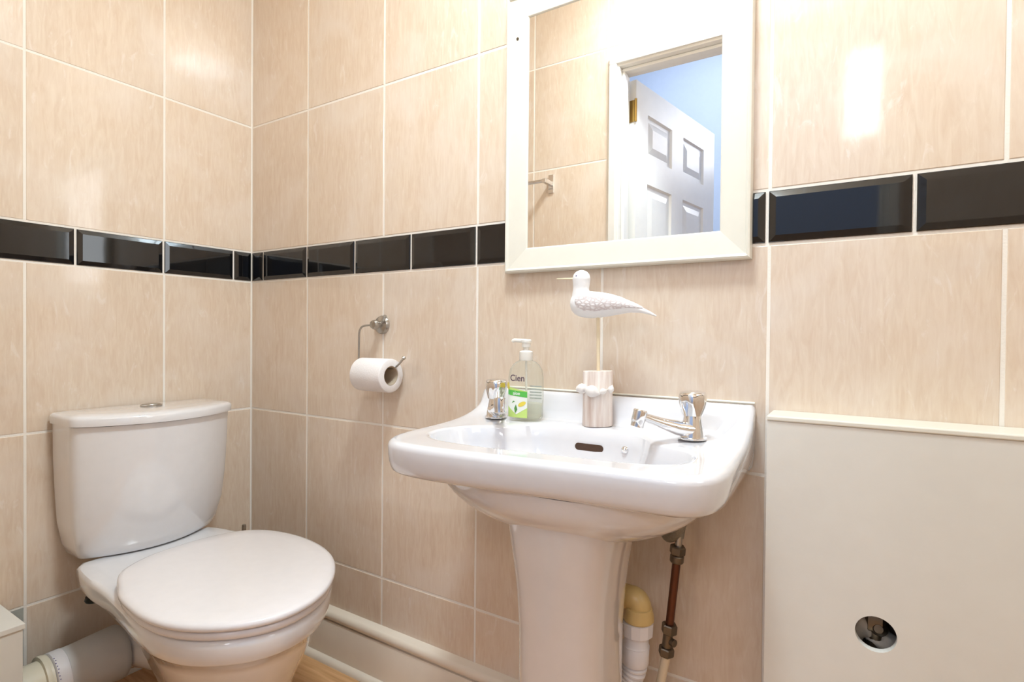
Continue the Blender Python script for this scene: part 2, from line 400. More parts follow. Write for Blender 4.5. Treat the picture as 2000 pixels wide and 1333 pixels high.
tiled(wb, [0.001, 0.268, 0.570, 0.868, 1.174, 1.478, 1.781, 2.084, XR], [0.001, 0.0585, 0.2655, 0.464, 0.665, 0.865, 1.068, 1.271, 1.474, 1.677, 1.880, 2.083, XR],
      lambda s, z: (s, 0, z), 0)
wl = tag(box('wall_left', (-0.1, YF-0.1, -0.06), (-GR, GR, ZC+0.08), M['grout']), kind='structure')
tiled(wl, [YF, -0.8555, -0.5545, -0.2565, -0.001], [YF, -0.860, -0.660, -0.459, -0.259, -0.060, -0.001],
      lambda s, z: (0, s, z), PI/2, skip=lambda a, b, z0, z1: b < -0.5 and z1 < 0.3)
pt = box('plaster_patch', (-0.0014, YF+0.001, 0.0), (-0.0004, -0.5575, 0.266), M['plaster'], wl)
tag(pt, 'bare grey plaster where a tile is missing')
# wall with the doorway, built as three pieces of one mesh
def wall_with_door():
    bm = bmesh.new()
    for lo, hi in (((-0.1, YF-0.1, -0.06), (JL-0.03, YF-GR, ZC+0.08)), ((JR+0.03, YF-0.1, -0.06), (XR+0.1, YF-GR, ZC+0.08)), ((JL-0.03, YF-0.1, JT+0.03), (JR+0.03, YF-GR, ZC+0.08))):
        r = bmesh.ops.create_cube(bm, size=1)
        for v in r['verts']:
            v.co = Vector([(lo[i]+hi[i])/2 + v.co[i]*(hi[i]-lo[i]) for i in range(3)])
    me = bpy.data.meshes.new('wall_front'); bm.to_mesh(me); bm.free()
    return link('wall_front', me, M['grout'])
wf = tag(wall_with_door(), kind='structure')
tiled(wf, [0.001, 0.219, 0.522, 0.828, 1.131, 1.434, 1.737, 2.040, XR], [0.001]+[0.12+0.2015*i for i in range(11)]+[XR], lambda s, z: (s, YF, z), PI,
      holes=((JL-0.034, JR+0.034, JT+0.036),))
W2 = (-0.606, -0.303, 1.150, 1.937)     # unseen frosted window added in the right wall to light the cistern
bm = bmesh.new()
for lo, hi in (((XR+GR, YF-0.1, -0.06), (XR+0.1, 0.1, W2[2])), ((XR+GR, YF-0.1, W2[3]), (XR+0.1, 0.1, ZC+0.08)), ((XR+GR, YF-0.1, W2[2]), (XR+0.1, W2[0], W2[3])), ((XR+GR, W2[1], W2[2]), (XR+0.1, 0.1, W2[3]))):
    r = bmesh.ops.create_cube(bm, size=1)
    for v in r['verts']: v.co = Vector([(lo[i]+hi[i])/2 + v.co[i]*(hi[i]-lo[i]) for i in range(3)])
me = bpy.data.meshes.new('wall_right'); bm.to_mesh(me); bm.free()
wr = tag(link('wall_right', me, M['grout']), kind='structure')
tiled(wr, [YF, -0.606, -0.303, -0.001], [YF, -0.804, -0.603, -0.402, -0.201, -0.001], lambda s, z: (XR, s, z), -PI/2,
      skip=lambda a, b, z0, z1: a > W2[0]-0.01 and b < W2[1]+0.01 and z0 > 1.149 and z1 < 1.94)

# door lining and architraves
dl = empty('trim_1', (JL, YF, 0), kind='structure')
def tp(name, lo, hi, m=M['white_door'], bev=0.003, par=dl):
    o = box(name, lo, hi, m, None, bev); o.parent = par; o.location = -Vector(par.location); return o
YB = YF-0.1
tp('door_jamb', (JL-0.028, YB-0.002, 0), (JL, YF+0.004, JT)); tp('door_jamb', (JR, YB-0.002, 0), (JR+0.028, YF+0.004, JT))
tp('door_head', (JL-0.028, YB-0.002, JT), (JR+0.028, YF+0.004, JT+0.028))
tp('door_stop', (JL, YB+0.045, 0), (JL+0.012, YF-0.02, JT-0.012)); tp('door_stop', (JR-0.012, YB+0.045, 0), (JR, YF-0.02, JT-0.012)); tp('door_stop', (JL, YB+0.045, JT-0.012), (JR, YF-0.02, JT))
tp('architrave', (JL-0.036, YF, 0), (JL-0.008, YF+0.013, JT+0.008)); tp('architrave', (JR+0.008, YF, 0), (JR+0.036, YF+0.013, JT+0.008)); tp('architrave', (JL-0.036, YF, JT+0.008), (JR+0.036, YF+0.013, JT+0.04))

# hall beyond the doorway
HX0, HX1, HY, HZ = -0.5, 3.0, -3.0, 3.2
tag(box('floor_hall', (HX0-0.1, HY-0.1, -0.06), (HX1+0.1, YB, -0.001), M['oak']), kind='structure')
tag(box('ceiling_hall', (HX0-0.1, HY-0.1, HZ), (HX1+0.1, YB, HZ+0.08), M['ceiling']), kind='structure')
tag(box('wall_hall_left', (HX0-0.1, HY-0.1, 0), (HX0, YB, HZ), M['hall']), kind='structure')
tag(box('wall_hall_right', (HX1, HY-0.1, 0), (HX1+0.1, YB, HZ), M['hall']), kind='structure')
WX0, WX1, WZ0, WZ1 = 1.46, 2.26, 2.10, 2.75
bm = bmesh.new()
for lo, hi in (((HX0, HY-0.1, 0), (WX0, HY, HZ)), ((WX1, HY-0.1, 0), (HX1, HY, HZ)), ((WX0, HY-0.1, 0), (WX1, HY, WZ0)), ((WX0, HY-0.1, WZ1), (WX1, HY, HZ))):
    r = bmesh.ops.create_cube(bm, size=1)
    for v in r['verts']: v.co = Vector([(lo[i]+hi[i])/2 + v.co[i]*(hi[i]-lo[i]) for i in range(3)])
me = bpy.data.meshes.new('wall_hall_back'); bm.to_mesh(me); bm.free()
tag(link('wall_hall_back', me, M['hall']), kind='structure')
win = empty('window_1', ((WX0+WX1)/2, HY, WZ0), kind='structure')
for lo, hi in (((WX0, HY-0.08, WZ0), (WX0+0.05, HY-0.02, WZ1)), ((WX1-0.05, HY-0.08, WZ0), (WX1, HY-0.02, WZ1)), ((1.85, HY-0.08, WZ0), (1.87, HY-0.02, WZ1)),
               ((WX0, HY-0.08, WZ0), (WX1, HY-0.02, WZ0+0.05)), ((WX0, HY-0.08, WZ1-0.05), (WX1, HY-0.02, WZ1))):
    tp('window_frame', lo, hi, par=win)
win2 = empty('fill_window', (XR, (W2[0]+W2[1])/2, W2[2]), kind='structure')
for lo, hi in (((XR+0.01, W2[0], W2[2]), (XR+0.06, W2[0]+0.03, W2[3])), ((XR+0.01, W2[1]-0.03, W2[2]), (XR+0.06, W2[1], W2[3])), ((XR+0.01, W2[0], W2[2]), (XR+0.06, W2[1], W2[2]+0.03)), ((XR+0.01, W2[0], W2[3]-0.03), (XR+0.06, W2[1], W2[3]))):
    tp('window_frame', lo, hi, par=win2)
tp('fill_pane', (XR+0.03, W2[0]+0.02, W2[2]+0.02), (XR+0.036, W2[1]-0.02, W2[3]-0.02), M['frosted'], 0.0, win2)
# strip of hall-side wall around the doorway
bm = bmesh.new()
for lo, hi in (((HX0, YB-0.012, 0), (JL-0.03, YB, HZ)), ((JR+0.03, YB-0.012, 0), (HX1, YB, HZ)), ((JL-0.03, YB-0.012, JT+0.03), (JR+0.03, YB, HZ))):
    r = bmesh.ops.create_cube(bm, size=1)
    for v in r['verts']: v.co = Vector([(lo[i]+hi[i])/2 + v.co[i]*(hi[i]-lo[i]) for i in range(3)])
me = bpy.data.meshes.new('wall_hall_front'); bm.to_mesh(me); bm.free()
tag(link('wall_hall_front', me, M['hall']), kind='structure')

# open six-panel door, hinged on the left jamb, swung out into the hall
DW, DH, DT = 0.74, 1.85, 0.038
door = empty('door_1', (JL-0.016, YB-0.018, 0.005), kind='structure', rz=math.radians(-80.5))
def door_leaf():
    # local: x along the width from the hinge, y thickness (0..DT, towards the room side when open), z up
    xs = [0.0, 0.092, 0.300, 0.405, 0.620, DW]
    zs = [0.0, 0.20, 0.72, 0.88, 1.48, 1.585, 1.745, DH]
    bm = bmesh.new(); sides = []
    for yv, sg in ((0.0, 1), (DT, -1)):
        for i in range(5):
            for j in range(7):
                x0, x1, z0, z1 = xs[i], xs[i+1], zs[j], zs[j+1]
                panel = i in (1, 3) and j in (1, 3, 5)
                if not panel:
                    bm.faces.new([bm.verts.new((a, yv, b)) for a, b in ((x0, z0), (x1, z0), (x1, z1), (x0, z1))])
                else:
                    lay = [(0, 0), (0.006, 0.009), (0.02, 0.009), (0.045, 0.003)]
                    rings = [[bm.verts.new((a, yv+sg*d, b)) for a, b in ((x0+n_, z0+n_), (x1-n_, z0+n_), (x1-n_, z1-n_), (x0+n_, z1-n_))] for n_, d in lay]
                    for p, q in zip(rings[:-1], rings[1:]):
                        for t in range(4): bm.faces.new((p[t], p[(t+1) % 4], q[(t+1) % 4], q[t]))
                    bm.faces.new(rings[-1])
    for a, b in (((0, 0), (DW, 0)), ((DW, 0), (DW, DH)), ((DW, DH), (0, DH)), ((0, DH), (0, 0))):
        bm.faces.new([bm.verts.new(c) for c in ((a[0], 0, a[1]), (b[0], 0, b[1]), (b[0], DT, b[1]), (a[0], DT, a[1]))])
    bmesh.ops.remove_doubles(bm, verts=bm.verts, dist=1e-5); bmesh.ops.recalc_face_normals(bm, faces=bm.faces)
    me = bpy.data.meshes.new('door_leaf'); bm.to_mesh(me); bm.free(); return me
link('door_leaf', door_leaf(), M['white_door'], door)
for zc in (1.735, 0.95, 0.2):
    hg = box('hinge', (-0.003, 0.004, zc-0.04), (0.0, DT-0.006, zc+0.04), M['brass'], door)
    lathe('hinge_pin', [(0.005, -0.042), (0.005, 0.042)], M['brass'], door, origin=(-0.004, DT+0.001, zc), n=10)
lathe('door_knob', [(0.024, 0), (0.024, 0.006), (0.009, 0.01), (0.009, 0.03), (0.022, 0.038), (0.026, 0.05), (0.02, 0.06), (0.0, 0.063)], M['brass'], door, origin=(DW-0.06, DT, 0.88), axis=(0, 1, 0), n=20)

# skirting along the back wall
sk = empty('baseboard_back', (0.7, -0.01, 0), kind='structure')
def extrude_x(name, prof, x0, x1, m, par, sharp=35):
    rings = [[Vector((x, y, z)) for y, z in prof] for x in (x0, x1)]
    o = loft(name, rings, m, None, sharp=sharp); o.parent = par; o.location = -Vector(par.location); return o
extrude_x('skirting_board', [(0, 0), (-0.019, 0), (-0.019, 0.106), (-0.017, 0.110), (0, 0.110)], 0.001, 1.486, M['wood_paint'], sk)
extrude_x('torus_moulding', [(0, 0.110), (-0.012, 0.110), (-0.012, 0.113)] + [(-0.010-0.0125*math.sin(PI*k/10), 0.126-0.0135*math.cos(PI*k/10)) for k in range(11)] + [(-0.004, 0.143), (0, 0.144)], 0.001, 1.486, M['wood_paint'], sk)
extrude_x('quarter_round', [(-0.019, 0)] + [(-0.019-0.015*math.cos(PI/2*k/6), 0.015*math.sin(PI/2*k/6)) for k in range(7)], 0.001, 1.486, M['wood_paint'], sk)

# ceiling lamp over the middle of the room
cl = empty('ceiling_lamp', (1.24, -0.47, ZC), 'round opal glass ceiling lamp giving warm light, seen only as a glow in the tiles', 'ceiling lamp')
lathe('lamp_base', [(0.10, 0), (0.10, -0.02), (0.088, -0.022)], M['white_plastic'], cl)
lathe('lamp_shade', [(0.09, -0.02), (0.13, -0.03), (0.145, -0.05), (0.13, -0.075), (0.09, -0.092), (0.0, -0.10)], M['lamp'], cl)

# towel rail on the doorway wall, seen in the mirror
tr = empty('towel_rail', (0.35, YF, 1.48), 'chrome towel rail on the tiled wall, seen reflected at the left of the mirror', 'towel rail')
for x in (0.25, -0.25):
    box('bracket', (x-0.011, 0, -0.035), (x+0.011, 0.006, 0.035), M['chrome'], tr, 0.001)
    box('bracket_arm', (x-0.008, 0.006, -0.008), (x+0.008, 0.062, 0.008), M['chrome'], tr, 0.002)
tube('rail', [(-0.25, 0.055, 0), (0.25, 0.055, 0)], 0.007, M['chrome'], tr, 12)

# ------------------------------------------------------------------ boxed-in cupboard on the right
BX, BYF, BZ = 1.4885, -0.078, 0.777
bp = empty('pipe_boxing', (BX, 0, 0), 'tall cream-painted wall boxing with a round hole cut in its front, right of the washbasin', 'boxing')
def holed_panel():
    x0, x1, z0, z1 = 0.0, XR-BX-0.002, 0.0, BZ-0.0083
    cx, cz, r = 1.635-BX, 0.4735, 0.0255; n = 32; V = []; F = []
    yo, yi = BYF, BYF+0.012
    corners = {}
    def sq(th):
        c, s = math.cos(th), math.sin(th); m_ = max(abs(c), abs(s)); return (cx+0.06*c/m_, cz+0.06*s/m_)
    for y in (yo, yi):
        V += [(cx+r*math.cos(2*PI*k/n), y, cz+r*math.sin(2*PI*k/n)) for k in range(n)]
        V += [(sq(2*PI*k/n)[0], y, sq(2*PI*k/n)[1]) for k in range(n)]
    for k in range(n):
        k2 = (k+1) % n
        F.append((k, k2, n+k2, n+k)); F.append((2*n+k, 3*n+k, 3*n+k2, 2*n+k2)); F.append((k, 2*n+k, 2*n+k2, k2))
    for y in (yo, yi):
        for (a, b, c, d) in ((x0, cx-0.06, z0, z1), (cx+0.06, x1, z0, z1), (cx-0.06, cx+0.06, z0, cz-0.06), (cx-0.06, cx+0.06, cz+0.06, z1)):
            i = len(V); V += [(a, y, c), (b, y, c), (b, y, d), (a, y, d)]; F.append((i, i+1, i+2, i+3))
    for (a, b) in (((x0, z0), (x1, z0)), ((x1, z0), (x1, z1)), ((x1, z1), (x0, z1)), ((x0, z1), (x0, z0))):
        i = len(V); V += [(a[0], yo, a[1]), (b[0], yo, b[1]), (b[0], yi, b[1]), (a[0], yi, a[1])]; F.append((i, i+1, i+2, i+3))
    return mesh('front_panel', V, F)
link('front_panel', holed_panel(), M['panel'], bp)
box('side_panel', (0.0, BYF+0.0121, 0), (0.012, -0.001, BZ-0.0083), M['panel'], bp)
box('top_board', (-0.001, BYF-0.002, BZ-0.008), (XR-BX-0.002, -0.0005, BZ), M['mirror_frame'], bp, 0.002)
vb = empty('stop_valve', (1.635, -0.040, 0.450), 'dark dusty stop valve and pipes seen through the round hole in the cream boxing', 'valve')
tube('valve_pipe', [(0.0, 0, -0.46), (0.0, 0, 0.24)], 0.011, M['old_brass'], vb, 12)
lathe('valve_nut', [(0.0165, -0.012), (0.018, -0.01), (0.018, 0.01), (0.0165, 0.012)], M['old_brass'], vb, origin=(0, 0, 0.028), n=6)
lathe('valve_body', [(0.010, 0), (0.013, 0.006), (0.010, 0.014), (0.006, 0.020)], M['old_brass'], vb, origin=(0.004, 0.002, 0.018), axis=(0, -1, 0.25), n=16)
def lump(name, c, r, seed, m, par):
    bm = bmesh.new(); bmesh.ops.create_icosphere(bm, subdivisions=3, radius=1); rn = random.Random(seed)
    ph = [(rn.uniform(2, 6), rn.uniform(2, 6), rn.uniform(2, 6), rn.uniform(0, 6)) for _ in range(5)]
    for v in bm.verts:
        d = 1+sum(0.09*math.sin(a*v.co.x+b*v.co.y+c_*v.co.z+e) for a, b, c_, e in ph); v.co = Vector((c[0]+r[0]*d*v.co.x, c[1]+r[1]*d*v.co.y, c[2]+r[2]*d*v.co.z))
    me = bpy.data.meshes.new(name); bm.to_mesh(me); bm.free(); return link(name, me, m, par, smooth=True)
lump('pipe_lagging', (-0.020, 0.000, 0.020), (0.018, 0.015, 0.028), 3, M['lagging'], vb)
lump('pipe_lagging', (0.010, 0.002, -0.004), (0.022, 0.014, 0.016), 5, M['lagging'], vb)
tube('branch_pipe', [(-0.10, 0.012, -0.018), (0.12, 0.012, -0.03)], 0.009, M['copper'], vb, 12)

# cream box low at the left, over the soil pipe
pb = empty('soil_pipe_boxing', (0.0, -0.74, 0), 'low cream-painted box in the bottom left corner, with the soil pipe running into it', 'boxing')
box('front_panel', (0.149, YF+0.74+0.001, 0), (0.16, -0.605+0.74, 0.285), M['panel'], pb, 0.001)
box('top_board', (0.001, YF+0.74+0.001, 0.2852), (0.163, -0.602+0.74, 0.297), M['panel'], pb, 0.0015)

# ------------------------------------------------------------------ mirror
MX0, MX1, MZ0, MZ1 = 0.954, 1.4515, 1.034, 1.628
FWD = 0.052
mr = empty('wall_mirror', ((MX0+MX1)/2, 0, MZ0), 'rectangular wall mirror in a wide white-painted frame above the washbasin', 'mirror')
def rail(p0, p1, inward, name='frame_rail'):
    """mitred frame side from p0 to p1 (x,z), inward = unit normal"""
    prof = [(0.0, -0.001), (0.0, -0.016), (0.0015, -0.020), (0.0045, -0.0215), (0.0075, -0.020), (0.009, -0.0175), (0.046, -0.0135), (0.0500, -0.0125), (0.052, -0.0105), (0.052, -0.001)]
    d = (Vector(p1)-Vector(p0)).normalized(); inn = Vector(inward); rings = []
    for end, s in ((Vector(p0), 1), (Vector(p1), -1)):
        rings.append([Vector(((end+inn*t+d*s*t).x-(MX0+MX1)/2, y, (end+inn*t+d*s*t).y-MZ0)) for t, y in prof])
    return loft(name, rings, M['mirror_frame'], mr, sharp=25)
c = [(MX0, MZ0), (MX1, MZ0), (MX1, MZ1), (MX0, MZ1)]
rail(c[0], c[1], (0, 1)); rail(c[1], c[2], (-1, 0)); rail(c[2], c[3], (0, -1)); rail(c[3], c[0], (1, 0))
hw = (MX1-MX0)/2
box('mirror_glass', (-hw+0.05, -0.0095, 0.05), (hw-0.05, -0.005, MZ1-MZ0-0.05), M['mirror'], mr)
sc = lathe('screw_head', [(0.0032, 0), (0.003, 0.001), (0.0, 0.0012)], M['old_brass'], mr, origin=(0.981-(MX0+MX1)/2, -0.0160, 1.535-MZ0), axis=(0, -1, 0), n=12)

# ------------------------------------------------------------------ washbasin
BC = Vector((1.185, -0.185))
wb_root = empty('washbasin', (1.185, 0, 0), 'white china pedestal washbasin on the back wall beneath the mirror', 'washbasin')
OUT = [(0.903, -0.001), (0.902, -0.10), (0.902, -0.20), (0.905, -0.27), (0.918, -0.325), (0.950, -0.358), (1.010, -0.368), (1.09, -0.363), (1.18, -0.352), (1.28, -0.341), (1.36, -0.333), (1.42, -0.325), (1.452, -0.300), (1.464, -0.26), (1.465, -0.20), (1.463, -0.10), (1.461, -0.001)]
out_poly = [Vector((p[0], p[1])) for p in catmull([(a, b, 0) for a, b in OUT], 6, closed=False)]
BOWL = [(0.948, -0.225), (0.962, -0.270), (1.010, -0.300), (1.09, -0.305), (1.18, -0.298), (1.27, -0.288), (1.345, -0.275), (1.392, -0.248), (1.404, -0.205), (1.390, -0.165), (1.355, -0.150), (1.325, -0.140), (1.300, -0.112), (1.265, -0.098), (1.19, -0.094), (1.10, -0.098), (1.062, -0.118), (1.035, -0.145), (0.995, -0.158), (0.962, -0.180)]
bowl_poly = [Vector((p[0], p[1])) for p in catmull([(a, b, 0) for a, b in BOWL], 6)]
NT = 192
Ro = polar(out_poly, BC, NT); Rb = polar(bowl_poly, BC, NT)
ZB = 0.612      # bowl floor
def z_side(y): return 0.722 + 0.064*math.exp(y/0.052)
def z_top(x, y):
    xl = 0.903; xr = 1.461 + 0.004*sstep(0, 0.2, -y)
    e = min(x-xl, xr-x)
    deck = 0.7215 + 0.010*(1-sstep(0.06, 0.20, -y))
    ws = 1-sstep(0.016, 0.055, e); wk = 1-sstep(0.018, 0.050, -y)
    hs = max(z_side(y)-deck, 0)*ws; hb = 0.052*wk
    return deck + max(hs, hb) + 0.25*min(hs, hb)*0
def offs(k, d):
    th = 2*PI*k/NT; dv = Vector((math.cos(th), math.sin(th))); p = BC+dv*Ro[k]
    a = BC+Vector((math.cos(th+2*PI/NT), math.sin(th+2*PI/NT)))*Ro[(k+1) % NT]; b = BC+Vector((math.cos(th-2*PI/NT), math.sin(th-2*PI/NT)))*Ro[k-1]
    tg = (a-b).normalized(); n = Vector((-tg.y, tg.x))
    if n.dot(BC-p) < 0: n = -n
    return p + n*d
RB = 0.012
def lip(k, t):  # t: 0 centre .. 1 bowl edge .. 2 outer edge
    th = 2*PI*k/NT; d = Vector((math.cos(th), math.sin(th)))
    if t <= 1: return BC + d*Rb[k]*t
    return (BC + d*Rb[k]).lerp(offs(k, RB), t-1)
rings = []
for t in (0.0, 0.08, 0.2, 0.33, 0.46, 0.58, 0.68, 0.76, 0.83, 0.88, 0.92, 0.95, 0.975, 1.0):
    ring = []
    for k in range(NT):
        p = lip(k, max(t, 0.004)); e = lip(k, 1.0); zt = z_top(e.x, e.y)-0.004
        f = (1-t**3.2)**0.62 if t < 1 else 0
        ring.append(Vector((p.x, p.y, zt-(zt-ZB)*f)))
    rings.append(ring)
for t in (1.03, 1.07, 1.13, 1.2, 1.3, 1.4, 1.5, 1.6, 1.7, 1.78, 1.85, 1.9, 1.94):
    ring = []
    for k in range(NT):
        p = lip(k, t); ring.append(Vector((p.x, p.y, z_top(p.x, p.y)-0.004*max(0, 1-(t-1)/0.13)**2)))
    rings.append(ring)
# rounded outer edge, apron, underside
zbot = lambda y: 0.667 + 0.005*(1-sstep(0.0, 0.22, -y))
for a in (0, 15, 32, 50, 70, 90):
    rings.append([])
    for k in range(NT):
        q = offs(k, RB*(1-math.sin(math.radians(a)))); e = offs(k, RB)
        rings[-1].append(Vector((q.x, min(q.y, -0.001), z_top(e.x, min(e.y, -0.001))-RB*(1-math.cos(math.radians(a))))))
for f, ins, dz in ((0.35, 0.0005, 0), (0.7, 0.002, 0), (0.9, 0.004, 0), (1.0, 0.007, -0.0), (1.0, 0.014, -0.005), (1.0, 0.024, -0.006)):
    rings.append([])
    for k in range(NT):
        q = offs(k, ins); e = offs(k, RB); zt = z_top(e.x, min(e.y, -0.001))-RB; zb = zbot(q.y)+ (0.008 if f < 1 else 0) - 0.0
        z = zt + (zb-zt)*f if f < 1 else zbot(q.y) + 0.004 + dz
        rings[-1].append(Vector((q.x, min(q.y, -0.001), z)))
# under the rim: the bulge of the bowl down to the pedestal
UB = Vector((1.190, -0.180))
for t in (1.0, 0.96, 0.9, 0.82, 0.72, 0.6, 0.45, 0.3, 0.12):
    ring = []
    for k in range(NT):
        th = 2*PI*k/NT; c_, s_ = math.cos(th), math.sin(th)
        ax_, by_ = 0.240, 0.152; rr_ = 1/((abs(c_)/ax_)**2.3+(abs(s_)/by_)**2.3)**(1/2.3)
        ring.append(Vector((UB.x+c_*rr_*t, min(UB.y+s_*rr_*t, -0.004), 0.665-0.093*(1-t**2.6)**0.62)))
    rings.append(ring)
for r in rings:
    for v in r: v.x -= 1.185
basin = loft('basin', rings, M['basin_china_dimmed'], wb_root, sharp=60)
# silicone line along the wall
sil = [(0.905, 0), (1.0, 0), (1.18, 0), (1.35, 0), (1.459, 0)]
tube('sealant', [(x-1.185, -0.002, 0.786) for x, _ in sil], 0.002, M['seal'], wb_root, 8)
# overflow slot and chain stay on the back wall of the bowl
def bowl_back(x, zt):
    """point on the bowl's rear wall at x and height z (search along t)"""
    best = None
    for k in range(NT):
        th = 2*PI*k/NT
        if math.sin(th) < 0.2: continue
        for i in range(60, 101):
            t = i/100; p = lip(k, t); e = lip(k, 1.0); zz = z_top(e.x, e.y)-0.004; z = zz-(zz-ZB)*(1-t**3.2)**0.62 if t < 1 else zz
            d = (p.x-x)**2+(z-zt)**2
            if best is None or d < best[0]: best = (d, Vector((p.x, p.y, z)))
    return best[1]
so = bowl_back(1.195, 0.694)
def slot(name, cx, cy, cz, hw_, hh, m, dep):
    ring0 = []; ring1 = []
    for k in range(24):
        th = 2*PI*k/24; x = (hw_-hh)*(1 if math.cos(th) > 0 else -1)+hh*math.cos(th); z = hh*math.sin(th)
        ring0.append(Vector((cx+x-1.185, cy-dep, cz+z))); ring1.append(Vector((cx+x-1.185, cy+0.012, cz+z*1.0)))
    return loft(name, [ring0, ring1], m, wb_root, sharp=30)
slot('overflow_slot', so.x, so.y, so.z, 0.028, 0.0065, M['overflow_fill'], 0.0015)
sh = bowl_back(1.262, 0.700)
lathe('chain_stay', [(0.0065, 0), (0.0065, 0.003), (0.004, 0.006), (0, 0.0075)], M['chrome'], wb_root, origin=(sh.x-1.185, sh.y, sh.z), axis=(0, -1, 0.2), n=16)
lathe('waste_outlet', [(0.03, 0), (0.03, 0.003), (0.02, 0.004), (0.018, 0.001), (0, 0.001)], M['chrome'], wb_root, origin=(0, -0.185, ZB), n=24)
# pedestal
prs = []
PX, PY = 1.213, -0.205
for z, a, b in ((0.618, 0.098, 0.094), (0.60, 0.097, 0.093), (0.585, 0.095, 0.092), (0.56, 0.091, 0.090), (0.53, 0.086, 0.087), (0.49, 0.081, 0.084), (0.43, 0.077, 0.081), (0.36, 0.0765, 0.080), (0.26, 0.077, 0.081), (0.16, 0.098, 0.093), (0.07, 0.108, 0.102), (0.02, 0.117, 0.110), (0.0, 0.118, 0.111)):
    prs.append([v-Vector((1.185, 0, 0)) for v in superell(PX, PY, a, b, 3.0, 64, z)])
loft('pedestal', prs, M['china_shaded'], wb_root, sharp=60)

# ------------------------------------------------------------------ taps
def tap(loc, ang, label, rise=0.035):
    t = empty('basin_tap', loc, label, 'tap', rz=ang)       # spout along local -y... local x
    lathe('base_flange', [(0.023, 0), (0.023, 0.0025), (0.020, 0.004)], M['chrome'], t, n=32)
    lathe('tap_body', [(0.0205, 0.003), (0.0195, 0.010), (0.0175, 0.02), (0.0155, 0.03), (0.014, 0.038), (0.0135, 0.040)], M['chrome'], t, n=32)
    # spout: a tapering arm that leaves the body low and climbs slightly
    secs = [((-0.004, 0, 0.015), 0.018, 0.013), ((0.012, 0, 0.0165), 0.0175, 0.013), ((0.028, 0, 0.019), 0.0145, 0.0115), ((0.055, 0, 0.027), 0.0108, 0.0085), ((0.082, 0, 0.0365), 0.0085, 0.0065), ((0.092, 0, 0.0395), 0.0085, 0.0065)]
    rings = []
    for (x, y, z), wy, hz in secs:
        rings.append([Vector((x - 0.32*hz*math.sin(2*PI*k/20), wy*math.cos(2*PI*k/20), z+hz*math.sin(2*PI*k/20))) for k in range(20)])
    loft('spout', rings, M['chrome'], t)
    lathe('aerator', [(0.010, 0.012), (0.0115, 0.010), (0.0115, -0.006), (0.0105, -0.008), (0.0105, -0.016), (0.008, -0.0165), (0.0, -0.012)], M['chrome'], t, origin=(0.095, 0, 0.038), axis=(-0.25, 0, 1), n=24)
    h = lathe('tap_handle', [(0.0135, 0.0385, 0), (0.0175, 0.0388, 0.1), (0.0188, 0.044, 0.5), (0.0208, 0.052, 1.2), (0.0226, 0.060, 1.5), (0.0230, 0.067, 1.0), (0.0222, 0.0735, 0.4), (0.0205, 0.0770, 0.1), (0.014, 0.0785, 0), (0.0, 0.079, 0)], M['chrome'], t, n=84, lobes=6, amp=0.035, sharp=60)
    return t
tap((1.378, -0.098, 0.7315), math.radians(225), 'chrome basin tap on the right side of the washbasin, spout pointing left')
tap((0.983, -0.090, 0.7315), math.radians(-52), 'chrome basin tap on the left side of the washbasin, beside the soap bottle')

# ------------------------------------------------------------------ soap bottle
sb = empty('soap_bottle', (1.049, -0.083, 0.7315), 'clear plastic pump soap bottle with a green and white label beside the left tap', 'soap bottle', rz=math.radians(6))
BWD, BDP = 0.0355, 0.019
def bsec(a, b, z, n=2.6): return superell(0, 0, a, b, n, 48, z)
loft('bottle', [bsec(BWD-0.006, BDP-0.005, 0.0015), bsec(BWD-0.002, BDP-0.002, 0.003), bsec(BWD, BDP, 0.010), bsec(BWD+0.001, BDP, 0.05), bsec(BWD+0.0005, BDP, 0.085), bsec(BWD-0.002, BDP-0.001, 0.100), bsec(BWD-0.009, BDP-0.003, 0.110), bsec(0.020, 0.014, 0.1155, 2.2), bsec(0.0135, 0.0125, 0.118, 2), bsec(0.0125, 0.0125, 0.121, 2)], M['clear'], sb, cap0=True, cap1=True, sharp=60)
loft('liquid_soap', [bsec(BWD-0.008, BDP-0.006, 0.003), bsec(BWD-0.003, BDP-0.003, 0.008), bsec(BWD-0.0022, BDP-0.0022, 0.033), bsec(BWD-0.0022, BDP-0.0022, 0.034)], M['liquid'], sb, sharp=50)
tube('dip_tube', [(0.002, 0, 0.008), (0, 0, 0.12)], 0.0022, M['pump'], sb, 8)
pc = lathe('pump_collar', [(0.0135, 0.118), (0.0138, 0.119), (0.0135, 0.135), (0.0115, 0.1365), (0.006, 0.138), (0.0055, 0.146)], M['pump'], sb, n=32)
ph = lathe('pump_head', [(0.0085, 0.144), (0.009, 0.146), (0.0085, 0.153), (0.0105, 0.154), (0.0105, 0.158), (0.008, 0.160), (0, 0.1605)], M['pump'], sb, n=24)
tube('nozzle', arc_path([(0.0, 0, 0.1565), (-0.026, -0.004, 0.158), (-0.0285, -0.0045, 0.1545)], 0.004), [0.0045]*1 + [0.0036]*7 + [0.0030], M['pump'], sb, 12)
def bfront(x, y, d=0.0006):   # wrap the label on the front of the bottle
    a, b = BWD+0.001, BDP; xx = max(-0.999, min(0.999, x/a)); yy_ = b*(1-abs(xx)**2.6)**(1/2.6)
    return Vector((x, -yy_-d, y))
